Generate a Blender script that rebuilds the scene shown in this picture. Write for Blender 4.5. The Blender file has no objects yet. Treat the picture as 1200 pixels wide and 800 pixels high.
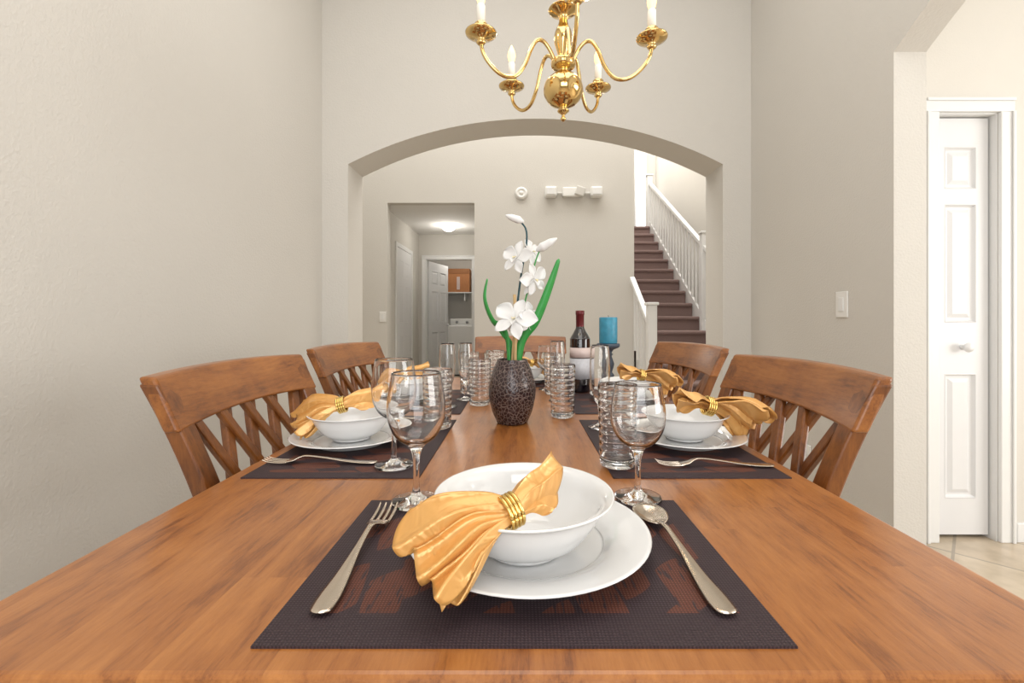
import bpy, bmesh, math, random
from mathutils import Vector, Matrix
random.seed(4)
sc = bpy.context.scene
COL = sc.collection
TZ = 0.76      # table top height

# ------------------------------------------------------------------ materials
def nmat(name):
    m = bpy.data.materials.new(name); m.use_nodes = True
    nt = m.node_tree; b = nt.nodes['Principled BSDF']
    return m, nt, b
def setp(b, **k):
    for kk, v in k.items():
        kk = kk.replace('_', ' ')
        if kk in b.inputs:
            b.inputs[kk].default_value = v
def simple(name, col, rough=0.5, metal=0.0, spec=0.5, noise=0.0, nscale=20, bump=0.0, bscale=200, emit=None, es=0, coat=0, sheen=0):
    m, nt, b = nmat(name)
    b.inputs['Base Color'].default_value = (*col, 1)
    setp(b, Roughness=rough, Metallic=metal)
    b.inputs['Specular IOR Level'].default_value = spec
    if coat: b.inputs['Coat Weight'].default_value = coat
    if sheen: b.inputs['Sheen Weight'].default_value = sheen
    if emit:
        b.inputs['Emission Color'].default_value = (*emit, 1)
        b.inputs['Emission Strength'].default_value = es
    tc = nt.nodes.new('ShaderNodeTexCoord')
    n = nt.nodes.new('ShaderNodeTexNoise'); n.inputs['Scale'].default_value = nscale
    n.inputs['Detail'].default_value = 4
    nt.links.new(tc.outputs['Object'], n.inputs['Vector'])
    mx = nt.nodes.new('ShaderNodeMix'); mx.data_type = 'RGBA'
    a = max(noise, 0.01)
    mx.inputs[6].default_value = (*[c*(1-a) for c in col], 1)
    mx.inputs[7].default_value = (*[min(1, c*(1+a)) for c in col], 1)
    nt.links.new(n.outputs['Fac'], mx.inputs[0])
    nt.links.new(mx.outputs[2], b.inputs['Base Color'])
    if bump:
        n2 = nt.nodes.new('ShaderNodeTexNoise'); n2.inputs['Scale'].default_value = bscale
        n2.inputs['Detail'].default_value = 3
        nt.links.new(tc.outputs['Object'], n2.inputs['Vector'])
        bp = nt.nodes.new('ShaderNodeBump'); bp.inputs['Strength'].default_value = bump
        bp.inputs['Distance'].default_value = 0.004
        nt.links.new(n2.outputs['Fac'], bp.inputs['Height'])
        nt.links.new(bp.outputs['Normal'], b.inputs['Normal'])
    return m

WALL = simple('wall_paint', (0.62, 0.595, 0.55), 0.75, noise=0.02, nscale=2, bump=0.4, bscale=110, spec=0.25)
WALL2 = simple('wall_paint_cream', (0.68, 0.65, 0.595), 0.75, noise=0.02, nscale=2, bump=0.2, bscale=120, spec=0.25)
CEIL = simple('ceiling_paint', (0.82, 0.81, 0.79), 0.85, bump=0.3, bscale=90, spec=0.2)
TRIM = simple('white_trim_paint', (0.78, 0.78, 0.77), 0.35)
DOORM = simple('white_door_paint', (0.74, 0.74, 0.745), 0.38)
CERAM = simple('white_ceramic', (0.72, 0.72, 0.715), 0.08, coat=0.6)
PLAST = simple('white_plastic', (0.80, 0.79, 0.76), 0.4)
BRASS = simple('polished_brass', (0.74, 0.52, 0.22), 0.10, metal=1.0, noise=0.03)
STEEL = simple('warm_silver_cutlery', (0.68, 0.60, 0.51), 0.2, metal=1.0, noise=0.06, nscale=60)
GOLDR = simple('gold_ring', (0.80, 0.57, 0.20), 0.2, metal=1.0)
BOTTLE = simple('dark_wine_glass', (0.006, 0.004, 0.006), 0.06, coat=1)
REDCAP = simple('red_foil', (0.12, 0.012, 0.016), 0.3, metal=0.3)
LABEL = simple('wine_label', (0.60, 0.48, 0.45), 0.6, noise=0.15, nscale=80)
LABEL2 = simple('wine_label_light', (0.50, 0.50, 0.53), 0.6, noise=0.2, nscale=90)
BLUEC = simple('blue_candle_wax', (0.035, 0.24, 0.36), 0.45, noise=0.35, nscale=60)
CHOLD = simple('dark_slate_candlestick', (0.055, 0.075, 0.105), 0.5, noise=0.4, nscale=50)
CARPET = simple('brown_carpet', (0.25, 0.175, 0.16), 0.95, noise=0.35, nscale=120, bump=0.8, bscale=300, spec=0.1)
CARD = simple('cardboard_box', (0.42, 0.17, 0.06), 0.7, noise=0.1)
PETAL = simple('white_petal', (0.76, 0.755, 0.745), 0.5, noise=0.03)
PETALY = simple('orchid_lip', (0.75, 0.66, 0.40), 0.5)
LEAF = simple('green_leaf', (0.035, 0.30, 0.06), 0.35, noise=0.3, nscale=25)
STEMD = simple('dark_stem', (0.01, 0.06, 0.075), 0.5, noise=0.3)
BAMB = simple('beige_stick', (0.55, 0.37, 0.17), 0.6, noise=0.2)
SLEEVE = simple('candle_sleeve', (0.85, 0.83, 0.77), 0.4)
BULB = simple('bulb_glow', (1, 0.7, 0.35), 0.3, emit=(1.0, 0.60, 0.20), es=1.9)
DOME = simple('frosted_dome_glow', (1, 1, 1), 0.3, emit=(1.0, 0.97, 0.9), es=3.5)
BLACK = simple('dark_gap', (0.02, 0.02, 0.02), 0.8)
WINGLOW = simple('bright_window_glass', (1, 1, 1), 0.3, emit=(0.9, 0.95, 1.0), es=2.5)

def satin():
    m, nt, b = nmat('gold_satin')
    setp(b, Roughness=0.34, Metallic=0.32)
    b.inputs['Specular IOR Level'].default_value = 0.9
    tc = nt.nodes.new('ShaderNodeTexCoord')
    n = nt.nodes.new('ShaderNodeTexNoise'); n.inputs['Scale'].default_value = 14
    nt.links.new(tc.outputs['Object'], n.inputs['Vector'])
    r = nt.nodes.new('ShaderNodeValToRGB')
    r.color_ramp.elements[0].position = .3; r.color_ramp.elements[0].color = (0.64, 0.315, 0.075, 1)
    r.color_ramp.elements[1].position = .7; r.color_ramp.elements[1].color = (0.77, 0.44, 0.15, 1)
    nt.links.new(n.outputs['Fac'], r.inputs[0]); nt.links.new(r.outputs[0], b.inputs['Base Color'])
    n2 = nt.nodes.new('ShaderNodeTexNoise'); n2.inputs['Scale'].default_value = 32; n2.inputs['Detail'].default_value = 2; n2.inputs['Distortion'].default_value = 1.2
    nt.links.new(tc.outputs['Object'], n2.inputs['Vector'])
    bp = nt.nodes.new('ShaderNodeBump'); bp.inputs['Strength'].default_value = .5; bp.inputs['Distance'].default_value = .006
    nt.links.new(n2.outputs['Fac'], bp.inputs['Height']); nt.links.new(bp.outputs[0], b.inputs['Normal'])
    return m
SATIN = satin()

def glassm():
    m = bpy.data.materials.new('clear_glass'); m.use_nodes = True
    nt = m.node_tree; nt.nodes.clear()
    o = nt.nodes.new('ShaderNodeOutputMaterial')
    g = nt.nodes.new('ShaderNodeBsdfGlass'); g.inputs['Roughness'].default_value = 0.0
    g.inputs['IOR'].default_value = 1.45
    g.inputs['Color'].default_value = (1, 1, 1, 1)
    nt.links.new(g.outputs[0], o.inputs[0])
    return m
GLASS = glassm()

def woodm(name, c_dark, c_mid, c_light, planks=0.0, axis='Y', rough=0.25, coat=0.4, gs=1.0, pv=.08, fine=.75, mott=.35):
    m, nt, b = nmat(name)
    N = nt.nodes; L = nt.links
    tc = N.new('ShaderNodeTexCoord')
    mp = N.new('ShaderNodeMapping')
    L.new(tc.outputs['Object'], mp.inputs['Vector'])
    s = {'X': (1.6, 14, 14), 'Y': (20, 2.2, 20), 'Z': (14, 14, 1.6)}[axis]
    mp.inputs['Scale'].default_value = tuple(v*gs for v in s)
    vec = mp.outputs['Vector']
    wn = None
    if planks:
        sep = N.new('ShaderNodeSeparateXYZ'); L.new(tc.outputs['Object'], sep.inputs[0])
        d = N.new('ShaderNodeMath'); d.operation = 'DIVIDE'; d.inputs[1].default_value = planks
        L.new(sep.outputs['X'], d.inputs[0])
        fl = N.new('ShaderNodeMath'); fl.operation = 'FLOOR'; L.new(d.outputs[0], fl.inputs[0])
        wn1 = N.new('ShaderNodeTexWhiteNoise'); wn1.noise_dimensions = '1D'; L.new(fl.outputs[0], wn1.inputs['W'])
        ya = N.new('ShaderNodeMath'); ya.operation = 'MULTIPLY_ADD'; ya.inputs[1].default_value = 1/0.75
        L.new(sep.outputs['Y'], ya.inputs[0]); 
        L.new(wn1.outputs['Value'], ya.inputs[2])
        fy = N.new('ShaderNodeMath'); fy.operation = 'FLOOR'; L.new(ya.outputs[0], fy.inputs[0])
        cb = N.new('ShaderNodeCombineXYZ'); L.new(fl.outputs[0], cb.inputs[0]); L.new(fy.outputs[0], cb.inputs[1])
        wn = N.new('ShaderNodeTexWhiteNoise'); wn.noise_dimensions = '3D'; L.new(cb.outputs[0], wn.inputs['Vector'])
        ad = N.new('ShaderNodeVectorMath'); ad.operation = 'MULTIPLY_ADD'
        ad.inputs[1].default_value = (9, 9, 9)
        L.new(wn.outputs['Color'], ad.inputs[0]); L.new(mp.outputs['Vector'], ad.inputs[2])
        vec = ad.outputs[0]
    n1 = N.new('ShaderNodeTexNoise'); n1.inputs['Scale'].default_value = 1.3; n1.inputs['Detail'].default_value = 9
    n1.inputs['Roughness'].default_value = 0.65; n1.inputs['Distortion'].default_value = 0.7
    L.new(vec, n1.inputs['Vector'])
    n2 = N.new('ShaderNodeTexNoise'); n2.inputs['Scale'].default_value = 12; n2.inputs['Detail'].default_value = 6; n2.inputs['Roughness'].default_value = .75
    L.new(vec, n2.inputs['Vector'])
    n3 = N.new('ShaderNodeTexNoise'); n3.inputs['Scale'].default_value = 16; n3.inputs['Detail'].default_value = 5
    L.new(tc.outputs['Object'], n3.inputs['Vector'])
    r = N.new('ShaderNodeValToRGB')
    e = r.color_ramp.elements
    e[0].position = .27; e[0].color = (*c_dark, 1)
    e[1].position = .73; e[1].color = (*c_light, 1)
    x = e.new(.46); x.color = (*c_mid, 1)
    def madd(a, k, base):
        q = N.new('ShaderNodeMath'); q.operation = 'MULTIPLY_ADD'; q.inputs[1].default_value = k
        L.new(a, q.inputs[0])
        s_ = N.new('ShaderNodeMath'); s_.operation = 'SUBTRACT'; s_.inputs[1].default_value = k/2
        L.new(base, s_.inputs[0]); L.new(s_.outputs[0], q.inputs[2]); return q.outputs[0]
    last = madd(n2.outputs['Fac'], fine, n1.outputs['Fac'])
    last = madd(n3.outputs['Fac'], mott, last)
    if wn: last = madd(wn.outputs['Value'], pv, last)
    L.new(last, r.inputs[0])
    L.new(r.outputs[0], b.inputs['Base Color'])
    setp(b, Roughness=rough)
    b.inputs['Coat Weight'].default_value = coat
    b.inputs['Coat Roughness'].default_value = 0.17
    bp = N.new('ShaderNodeBump'); bp.inputs['Strength'].default_value = 0.10; bp.inputs['Distance'].default_value = 0.002
    L.new(n2.outputs['Fac'], bp.inputs['Height']); L.new(bp.outputs[0], b.inputs['Normal'])
    return m
TABLEW = woodm('table_wood', (0.155, 0.045, 0.009), (0.31, 0.108, 0.023), (0.42, 0.165, 0.040), planks=0.095, rough=0.32, coat=0.35, fine=.6, mott=.3)
CHAIRW = woodm('chair_wood', (0.11, 0.031, 0.006), (0.24, 0.077, 0.012), (0.36, 0.13, 0.024), axis='X', gs=0.8, rough=0.33, coat=.2)
CHAIRZ = woodm('chair_wood_upright', (0.065, 0.018, 0.004), (0.155, 0.047, 0.008), (0.26, 0.088, 0.016), axis='Z', gs=0.8, rough=0.35, coat=.15)

def matm():
    m, nt, b = nmat('woven_placemat'); N = nt.nodes; L = nt.links
    tc = N.new('ShaderNodeTexCoord')
    w1 = N.new('ShaderNodeTexWave'); w1.bands_direction = 'X'; w1.inputs['Scale'].default_value = 100
    w2 = N.new('ShaderNodeTexWave'); w2.bands_direction = 'Y'; w2.inputs['Scale'].default_value = 100
    L.new(tc.outputs['Object'], w1.inputs['Vector']); L.new(tc.outputs['Object'], w2.inputs['Vector'])
    wv = N.new('ShaderNodeMath'); wv.operation = 'MULTIPLY'; L.new(w1.outputs['Fac'], wv.inputs[0]); L.new(w2.outputs['Fac'], wv.inputs[1])
    mp = N.new('ShaderNodeMapping'); mp.inputs['Scale'].default_value = (20, 8.5, 1); mp.inputs['Rotation'].default_value = (0, 0, 0.45)
    mp.inputs['Location'].default_value = (.3, .45, 0)
    L.new(tc.outputs['Object'], mp.inputs['Vector'])
    vo = N.new('ShaderNodeTexVoronoi'); vo.inputs['Scale'].default_value = 1.0; vo.voronoi_dimensions = '2D'; vo.inputs['Randomness'].default_value = .7
    vo.distance = 'MINKOWSKI'; vo.inputs['Exponent'].default_value = 1.15
    L.new(mp.outputs[0], vo.inputs['Vector'])
    lt = N.new('ShaderNodeMath'); lt.operation = 'LESS_THAN'; lt.inputs[1].default_value = 0.46
    L.new(vo.outputs['Distance'], lt.inputs[0])
    nz = N.new('ShaderNodeTexNoise'); nz.inputs['Scale'].default_value = 1.0; nz.inputs['Detail'].default_value = 3
    mp2 = N.new('ShaderNodeMapping'); mp2.inputs['Scale'].default_value = (240, 30, 1); mp2.inputs['Rotation'].default_value = (0, 0, .25)
    L.new(tc.outputs['Object'], mp2.inputs[0]); L.new(mp2.outputs[0], nz.inputs['Vector'])
    sr = N.new('ShaderNodeMath'); sr.operation = 'GREATER_THAN'; sr.inputs[1].default_value = .40; L.new(nz.outputs['Fac'], sr.inputs[0])
    lg = N.new('ShaderNodeMath'); lg.operation = 'MULTIPLY'; L.new(lt.outputs[0], lg.inputs[0]); L.new(sr.outputs[0], lg.inputs[1])
    sp = N.new('ShaderNodeSeparateXYZ'); L.new(tc.outputs['Generated'], sp.inputs[0])
    def band(o, lo, hi):
        a = N.new('ShaderNodeMath'); a.operation = 'GREATER_THAN'; a.inputs[1].default_value = lo; L.new(o, a.inputs[0])
        c = N.new('ShaderNodeMath'); c.operation = 'LESS_THAN'; c.inputs[1].default_value = hi; L.new(o, c.inputs[0])
        d = N.new('ShaderNodeMath'); d.operation = 'MULTIPLY'; L.new(a.outputs[0], d.inputs[0]); L.new(c.outputs[0], d.inputs[1]); return d.outputs[0]
    bx = band(sp.outputs['X'], .06, .94); by = band(sp.outputs['Y'], .14, .90)
    k = N.new('ShaderNodeMath'); k.operation = 'MULTIPLY'; L.new(bx, k.inputs[0]); L.new(by, k.inputs[1])
    k2 = N.new('ShaderNodeMath'); k2.operation = 'MULTIPLY'; L.new(k.outputs[0], k2.inputs[0]); L.new(lg.outputs[0], k2.inputs[1])
    mx = N.new('ShaderNodeMix'); mx.data_type = 'RGBA'
    mx.inputs[6].default_value = (0.046, 0.028, 0.033, 1); mx.inputs[7].default_value = (0.135, 0.046, 0.030, 1)
    L.new(k2.outputs[0], mx.inputs[0])
    mx2 = N.new('ShaderNodeMix'); mx2.data_type = 'RGBA'; mx2.blend_type = 'MULTIPLY'
    mx2.inputs[0].default_value = 0.55
    L.new(mx.outputs[2], mx2.inputs[6])
    cr = N.new('ShaderNodeValToRGB'); cr.color_ramp.elements[0].color = (0.25, 0.25, 0.25, 1); cr.color_ramp.elements[1].color = (1.8, 1.8, 1.8, 1)
    L.new(wv.outputs[0], cr.inputs[0]); L.new(cr.outputs[0], mx2.inputs[7])
    L.new(mx2.outputs[2], b.inputs['Base Color'])
    setp(b, Roughness=0.55)
    b.inputs['Specular IOR Level'].default_value = 0.3
    bp = N.new('ShaderNodeBump'); bp.inputs['Strength'].default_value = 0.5; bp.inputs['Distance'].default_value = 0.001
    L.new(wv.outputs[0], bp.inputs['Height']); L.new(bp.outputs[0], b.inputs['Normal'])
    return m
MATM = matm()

def vasem():
    m, nt, b = nmat('crackle_vase'); N = nt.nodes; L = nt.links
    tc = N.new('ShaderNodeTexCoord')
    vo = N.new('ShaderNodeTexVoronoi'); vo.feature = 'DISTANCE_TO_EDGE'; vo.inputs['Scale'].default_value = 105
    L.new(tc.outputs['Object'], vo.inputs['Vector'])
    r = N.new('ShaderNodeValToRGB'); r.color_ramp.elements[0].position = 0.02; r.color_ramp.elements[0].color = (0.17, 0.125, 0.11, 1)
    r.color_ramp.elements[1].position = 0.09; r.color_ramp.elements[1].color = (0.028, 0.012, 0.012, 1)
    L.new(vo.outputs['Distance'], r.inputs[0]); L.new(r.outputs[0], b.inputs['Base Color'])
    setp(b, Roughness=0.2)
    bp = N.new('ShaderNodeBump'); bp.inputs['Strength'].default_value = 0.6; bp.inputs['Distance'].default_value = 0.002
    L.new(vo.outputs['Distance'], bp.inputs['Height']); L.new(bp.outputs[0], b.inputs['Normal'])
    return m
VASEM = vasem()

def tilem():
    m, nt, b = nmat('floor_tile'); N = nt.nodes; L = nt.links
    tc = N.new('ShaderNodeTexCoord')
    br = N.new('ShaderNodeTexBrick'); br.offset = 0.0; br.inputs['Scale'].default_value = 1.0
    br.inputs['Brick Width'].default_value = 0.33; br.inputs['Row Height'].default_value = 0.33; br.inputs['Mortar Size'].default_value = 0.006
    br.inputs['Color1'].default_value = (0.66, 0.56, 0.43, 1); br.inputs['Color2'].default_value = (0.60, 0.50, 0.38, 1)
    br.inputs['Mortar'].default_value = (0.40, 0.34, 0.27, 1)
    mp = N.new('ShaderNodeMapping'); mp.inputs['Rotation'].default_value = (0, 0, 0.785)
    L.new(tc.outputs['Object'], mp.inputs[0]); L.new(mp.outputs[0], br.inputs['Vector'])
    n = N.new('ShaderNodeTexNoise'); n.inputs['Scale'].default_value = 9; n.inputs['Detail'].default_value = 6
    L.new(tc.outputs['Object'], n.inputs['Vector'])
    cr = N.new('ShaderNodeValToRGB'); cr.color_ramp.elements[0].position = .3; cr.color_ramp.elements[0].color = (.72, .7, .66, 1); cr.color_ramp.elements[1].position = .7; cr.color_ramp.elements[1].color = (1, 1, 1, 1)
    L.new(n.outputs['Fac'], cr.inputs[0])
    mx = N.new('ShaderNodeMix'); mx.data_type = 'RGBA'; mx.blend_type = 'MULTIPLY'; mx.inputs[0].default_value = 1
    L.new(br.outputs['Color'], mx.inputs[6]); L.new(cr.outputs[0], mx.inputs[7])
    L.new(mx.outputs[2], b.inputs['Base Color'])
    setp(b, Roughness=0.3)
    return m
TILE = tilem()

# ------------------------------------------------------------------ geometry helpers
def link(o, parent=None):
    COL.objects.link(o)
    if parent: o.parent = parent
    return o
def empty(name, loc=(0, 0, 0), rz=0, scale=None, parent=None):
    o = bpy.data.objects.new(name, None); o.empty_display_size = 0.05
    o.location = loc; o.rotation_euler = (0, 0, rz)
    if scale: o.scale = scale
    return link(o, parent)
def mesh(name, verts, faces, mat, parent=None, smooth=True, loc=(0, 0, 0), rz=0):
    me = bpy.data.meshes.new(name); me.from_pydata([tuple(v) for v in verts], [], faces)
    bm = bmesh.new(); bm.from_mesh(me); bmesh.ops.recalc_face_normals(bm, faces=bm.faces); bm.to_mesh(me); bm.free()
    for p in me.polygons: p.use_smooth = smooth
    me.materials.append(mat)
    o = bpy.data.objects.new(name, me); o.location = loc; o.rotation_euler = (0, 0, rz)
    return link(o, parent)
def bevel(o, w, seg=2):
    b = o.modifiers.new('bev', 'BEVEL'); b.width = w; b.segments = seg; b.limit_method = 'ANGLE'; b.angle_limit = math.radians(40)
    return o
def box(name, lo, hi, mat, parent=None, bev=0, origin_center=True):
    c = [(a+b)/2 for a, b in zip(lo, hi)]; h = [(b-a)/2 for a, b in zip(lo, hi)]
    v = [(sx*h[0], sy*h[1], sz*h[2]) for sx in (-1, 1) for sy in (-1, 1) for sz in (-1, 1)]
    f = [(0, 1, 3, 2), (4, 6, 7, 5), (0, 4, 5, 1), (2, 3, 7, 6), (0, 2, 6, 4), (1, 5, 7, 3)]
    o = mesh(name, v, f, mat, parent, smooth=False, loc=c)
    if bev: bevel(o, bev)
    return o
def prism(name, poly, axis, a, b, mat, parent=None, bev=0):
    def P(p, t):
        return (p[0], t, p[1]) if axis == 'Y' else ((t, p[0], p[1]) if axis == 'X' else (p[0], p[1], t))
    n = len(poly)
    v = [P(p, a) for p in poly]+[P(p, b) for p in poly]
    f = [tuple(range(n)), tuple(range(2*n-1, n-1, -1))]+[(i, (i+1) % n, n+(i+1) % n, n+i) for i in range(n)]
    o = mesh(name, v, f, mat, parent, smooth=False)
    if bev: bevel(o, bev)
    return o
def lathe(name, prof, mat, parent=None, loc=(0, 0, 0), seg=48, smooth=True):
    v = []; f = []
    rings = []
    for r, z in prof:
        if r < 1e-5:
            rings.append([len(v)]); v.append((0, 0, z))
        else:
            rings.append(list(range(len(v), len(v)+seg)))
            v += [(r*math.cos(2*math.pi*i/seg), r*math.sin(2*math.pi*i/seg), z) for i in range(seg)]
    for A, B in zip(rings, rings[1:]):
        for i in range(seg):
            j = (i+1) % seg
            if len(A) == 1 and len(B) == 1: continue
            if len(A) == 1: f.append((A[0], B[j], B[i]))
            elif len(B) == 1: f.append((A[i], A[j], B[0]))
            else: f.append((A[i], A[j], B[j], B[i]))
    return mesh(name, v, f, mat, parent, smooth, loc)
def smoothprof(pts, n=6):
    out = []
    P = [Vector((*p, 0)) if len(p) == 2 else Vector(p) for p in pts]
    for i in range(len(P)-1):
        p0 = P[max(i-1, 0)]; p1 = P[i]; p2 = P[i+1]; p3 = P[min(i+2, len(P)-1)]
        for k in range(n):
            t = k/n
            q = 0.5*((2*p1)+(-p0+p2)*t+(2*p0-5*p1+4*p2-p3)*t*t+(-p0+3*p1-3*p2+p3)*t**3)
            out.append(q)
    out.append(P[-1])
    return out
def sp2(pts, n=6):
    return [(max(q.x, 0), q.y) for q in smoothprof(pts, n)]
def tube(name, pts, rad, mat, parent=None, seg=10, n=6, loc=(0, 0, 0), flat=1.0):
    P = smoothprof(pts, n) if n > 1 else [Vector(p) for p in pts]
    m = len(P)
    if not hasattr(rad, '__len__'): rad = [rad]*2
    R = []
    for i in range(m):
        t = i/(m-1)*(len(rad)-1); k = min(int(t), len(rad)-2); R.append(rad[k]*(1-(t-k))+rad[k+1]*(t-k))
    v = []; f = []
    T0 = (P[1]-P[0]).normalized()
    up = Vector((0, 0, 1)) if abs(T0.z) < .9 else Vector((1, 0, 0))
    N = (up-T0*up.dot(T0)).normalized()
    for i in range(m):
        T = (P[min(i+1, m-1)]-P[max(i-1, 0)]).normalized()
        N = (N-T*N.dot(T)).normalized(); B = T.cross(N)
        for s in range(seg):
            a = 2*math.pi*s/seg
            v.append(P[i]+N*math.cos(a)*R[i]*flat+B*math.sin(a)*R[i])
    for i in range(m-1):
        for s in range(seg):
            s2 = (s+1) % seg
            f.append((i*seg+s, i*seg+s2, (i+1)*seg+s2, (i+1)*seg+s))
    f.append(tuple(range(seg))); f.append(tuple((m-1)*seg+s for s in range(seg)))
    return mesh(name, v, f, mat, parent, True, loc)

# ------------------------------------------------------------------ room shell
def arc(x0, x1, zs, rise, n=40):
    h = (x1-x0)/2; c = (x0+x1)/2; R = (h*h+rise*rise)/(2*rise)
    return [(x0+(x1-x0)*i/n, zs+math.sqrt(max(R*R-(x0+(x1-x0)*i/n-c)**2, 0))-(R-rise)) for i in range(n+1)]
XL, XR = -1.33, 1.545
YB = 3.05; YB2 = 3.33
HT = 5.2
box('floor', (-3.2, -2.3, -0.1), (4.7, 9.6, 0), TILE)
box('wall_left', (XL-0.12, -2.0, 0), (XL, YB, HT), WALL)
poly = [(-2.9, 0), (-1.156, 0)]+arc(-1.156, 1.356, 2.075, 0.305)+[(1.356, 0), (2.79, 0), (2.79, HT), (-2.9, HT)]
prism('wall_back', poly, 'Y', YB, YB2, WALL)
poly = [(YB, 0), (YB, HT), (-2.0, HT), (-2.0, 0), (-0.62, 0)]+arc(-0.62, 1.884, 2.14, 0.36)+[(1.884, 0)]
prism('wall_right', poly, 'X', XR, XR+0.135, WALL)
box('ceiling', (XL-0.12, -2.0, 3.7), (XR+0.135, YB, 3.8), CEIL)
WX0, WX1, WZ0, WZ1 = -0.9, 1.1, 0.6, 2.9
box('wall_front', (XL-0.12, -2.12, 0), (4.6, -2.0, WZ0), WALL)
box('wall_front_upper', (XL-0.12, -2.12, WZ1), (4.6, -2.0, HT), WALL)
box('wall_front_left', (XL-0.12, -2.12, WZ0), (WX0, -2.0, WZ1), WALL)
box('wall_front_right', (WX1, -2.12, WZ0), (4.6, -2.0, WZ1), WALL)
w = empty('window_1', (0.1, -2.06, 1.75))
for i, (a, b) in enumerate([((-1.0, -.03, -1.15), (-.94, .03, 1.15)), ((.94, -.03, -1.15), (1.0, .03, 1.15)), ((-1, -.03, -1.15), (1, .03, -1.09)), ((-1, -.03, 1.09), (1, .03, 1.15)), ((-.02, -.02, -1.1), (.02, .02, 1.1)), ((-1, -.02, -.02), (1, .02, .02))]):
    box('frame_%d' % i, a, b, TRIM, w)
CD0, CD1, CDZ = 1.937, 2.222, 1.995
KY = 2.12
poly = [(1.68, 0), (CD0, 0), (CD0, CDZ), (CD1, CDZ), (CD1, 0), (4.6, 0), (4.6, 3.0), (1.68, 3.0)]
prism('wall_kitchen_back', poly, 'Y', KY, KY+0.1, WALL2)
box('wall_kitchen_right', (4.6, -2.12, 0), (4.7, 3.05, 3.0), WALL2)
box('ceiling_kitchen', (1.68, -2.0, 3.0), (4.7, 3.05, 3.1), CEIL)
box('closet_blackout_slab', (1.68, 2.75, 0), (4.6, 2.85, 3.0), BLACK)  # black slab added to block outside light, so the door gaps stay dark
HY = 5.47
poly = [(-2.9, 0), (-1.60, 0), (-1.60, 2.44), (-.554, 2.44), (-.554, 0), (1.365, 0), (1.365, HT), (-2.9, HT)]
prism('wall_hall_far', poly, 'Y', HY, HY+0.12, WALL)
box('wall_hall_left', (-3.0, YB2, 0), (-2.9, HY+0.12, HT), WALL)
box('wall_stair_right', (2.67, YB2, 0), (2.79, 9.1, HT), WALL2)
box('wall_stair_left', (1.245, HY+0.12, 0), (1.365, 9.1, HT), WALL)
box('wall_stair_end', (1.365, 9.0, 0), (2.67, 9.12, HT), WALL)
box('ceiling_hall', (-3.0, YB2, HT), (2.79, 9.12, HT+0.1), CEIL)
box('wall_corridor_left', (-1.80, HY+0.12, 0), (-1.68, 7.5, 2.44), WALL)
box('wall_corridor_right', (-.554, HY+0.12, 0), (-.43, 7.5, 2.44), WALL)
box('ceiling_corridor', (-2.3, HY+0.12, 2.44), (-.1, 9.5, 2.54), CEIL)
poly = [(-2.2, 0), (-1.56, 0), (-1.56, 2.03), (-.80, 2.03), (-.80, 0), (-.2, 0), (-.2, 2.44), (-2.2, 2.44)]
prism('wall_corridor_back', poly, 'Y', 7.5, 7.6, WALL)
box('wall_laundry_back', (-2.2, 9.3, 0), (-.2, 9.4, 2.44), WALL)
box('wall_laundry_left', (-2.3, 7.5, 0), (-2.2, 9.4, 2.44), WALL)
box('wall_laundry_right', (-.2, 7.5, 0), (-.1, 9.4, 2.44), WALL)
def bb(n, a, b): return box('baseboard_'+n, a, b, TRIM, bev=0.004)
bb('left', (XL, -2.0, 0), (XL+0.014, YB, 0.09))
bb('right', (XR-0.014, 1.89, 0), (XR, YB, 0.09))
bb('back_left', (XL+.014, YB-0.014, 0), (-1.16, YB, 0.09))
bb('back_right', (1.36, YB-0.014, 0), (XR-.014, YB, 0.09))
bb('hall', (-.55, HY-0.014, 0), (1.30, HY, 0.09))
bb('hall_left', (-2.9, HY-0.014, 0), (-1.605, HY, 0.09))
bb('kitchen', (2.30, KY-0.014, 0), (4.6, KY, 0.09))
def casing(name, x0, x1, zt, y, wd=0.065, th=0.018, mat=TRIM):
    e = empty(name, (0, 0, 0))
    box('jamb_l', (x0-wd, y-th, 0), (x0, y, zt), mat, e, 0.004)
    box('jamb_r', (x1, y-th, 0), (x1+wd, y, zt), mat, e, 0.004)
    box('head', (x0-wd, y-th, zt), (x1+wd, y, zt+wd), mat, e, 0.004)
    box('bead_l', (x0-wd+.003, y-th-.009, 0), (x0-wd+.017, y-th, zt), mat, e, 0.003)
    box('bead_r', (x1+wd-.017, y-th-.009, 0), (x1+wd-.003, y-th, zt), mat, e, 0.003)
    box('bead_t', (x0-wd+.003, y-th-.009, zt+wd-.017), (x1+wd-.003, y-th, zt+wd-.003), mat, e, 0.003)
    box('stop_l', (x0, y, 0), (x0+.006, y+.09, zt), mat, e)
    box('stop_r', (x1-.006, y, 0), (x1, y+.09, zt), mat, e)
    box('stop_t', (x0+.006, y, zt-.006), (x1-.006, y+.09, zt), mat, e)
    return e
casing('trim_1', CD0, CD1, CDZ, KY)
casing('trim_2', -1.56, -.80, 2.03, 7.5)
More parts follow.
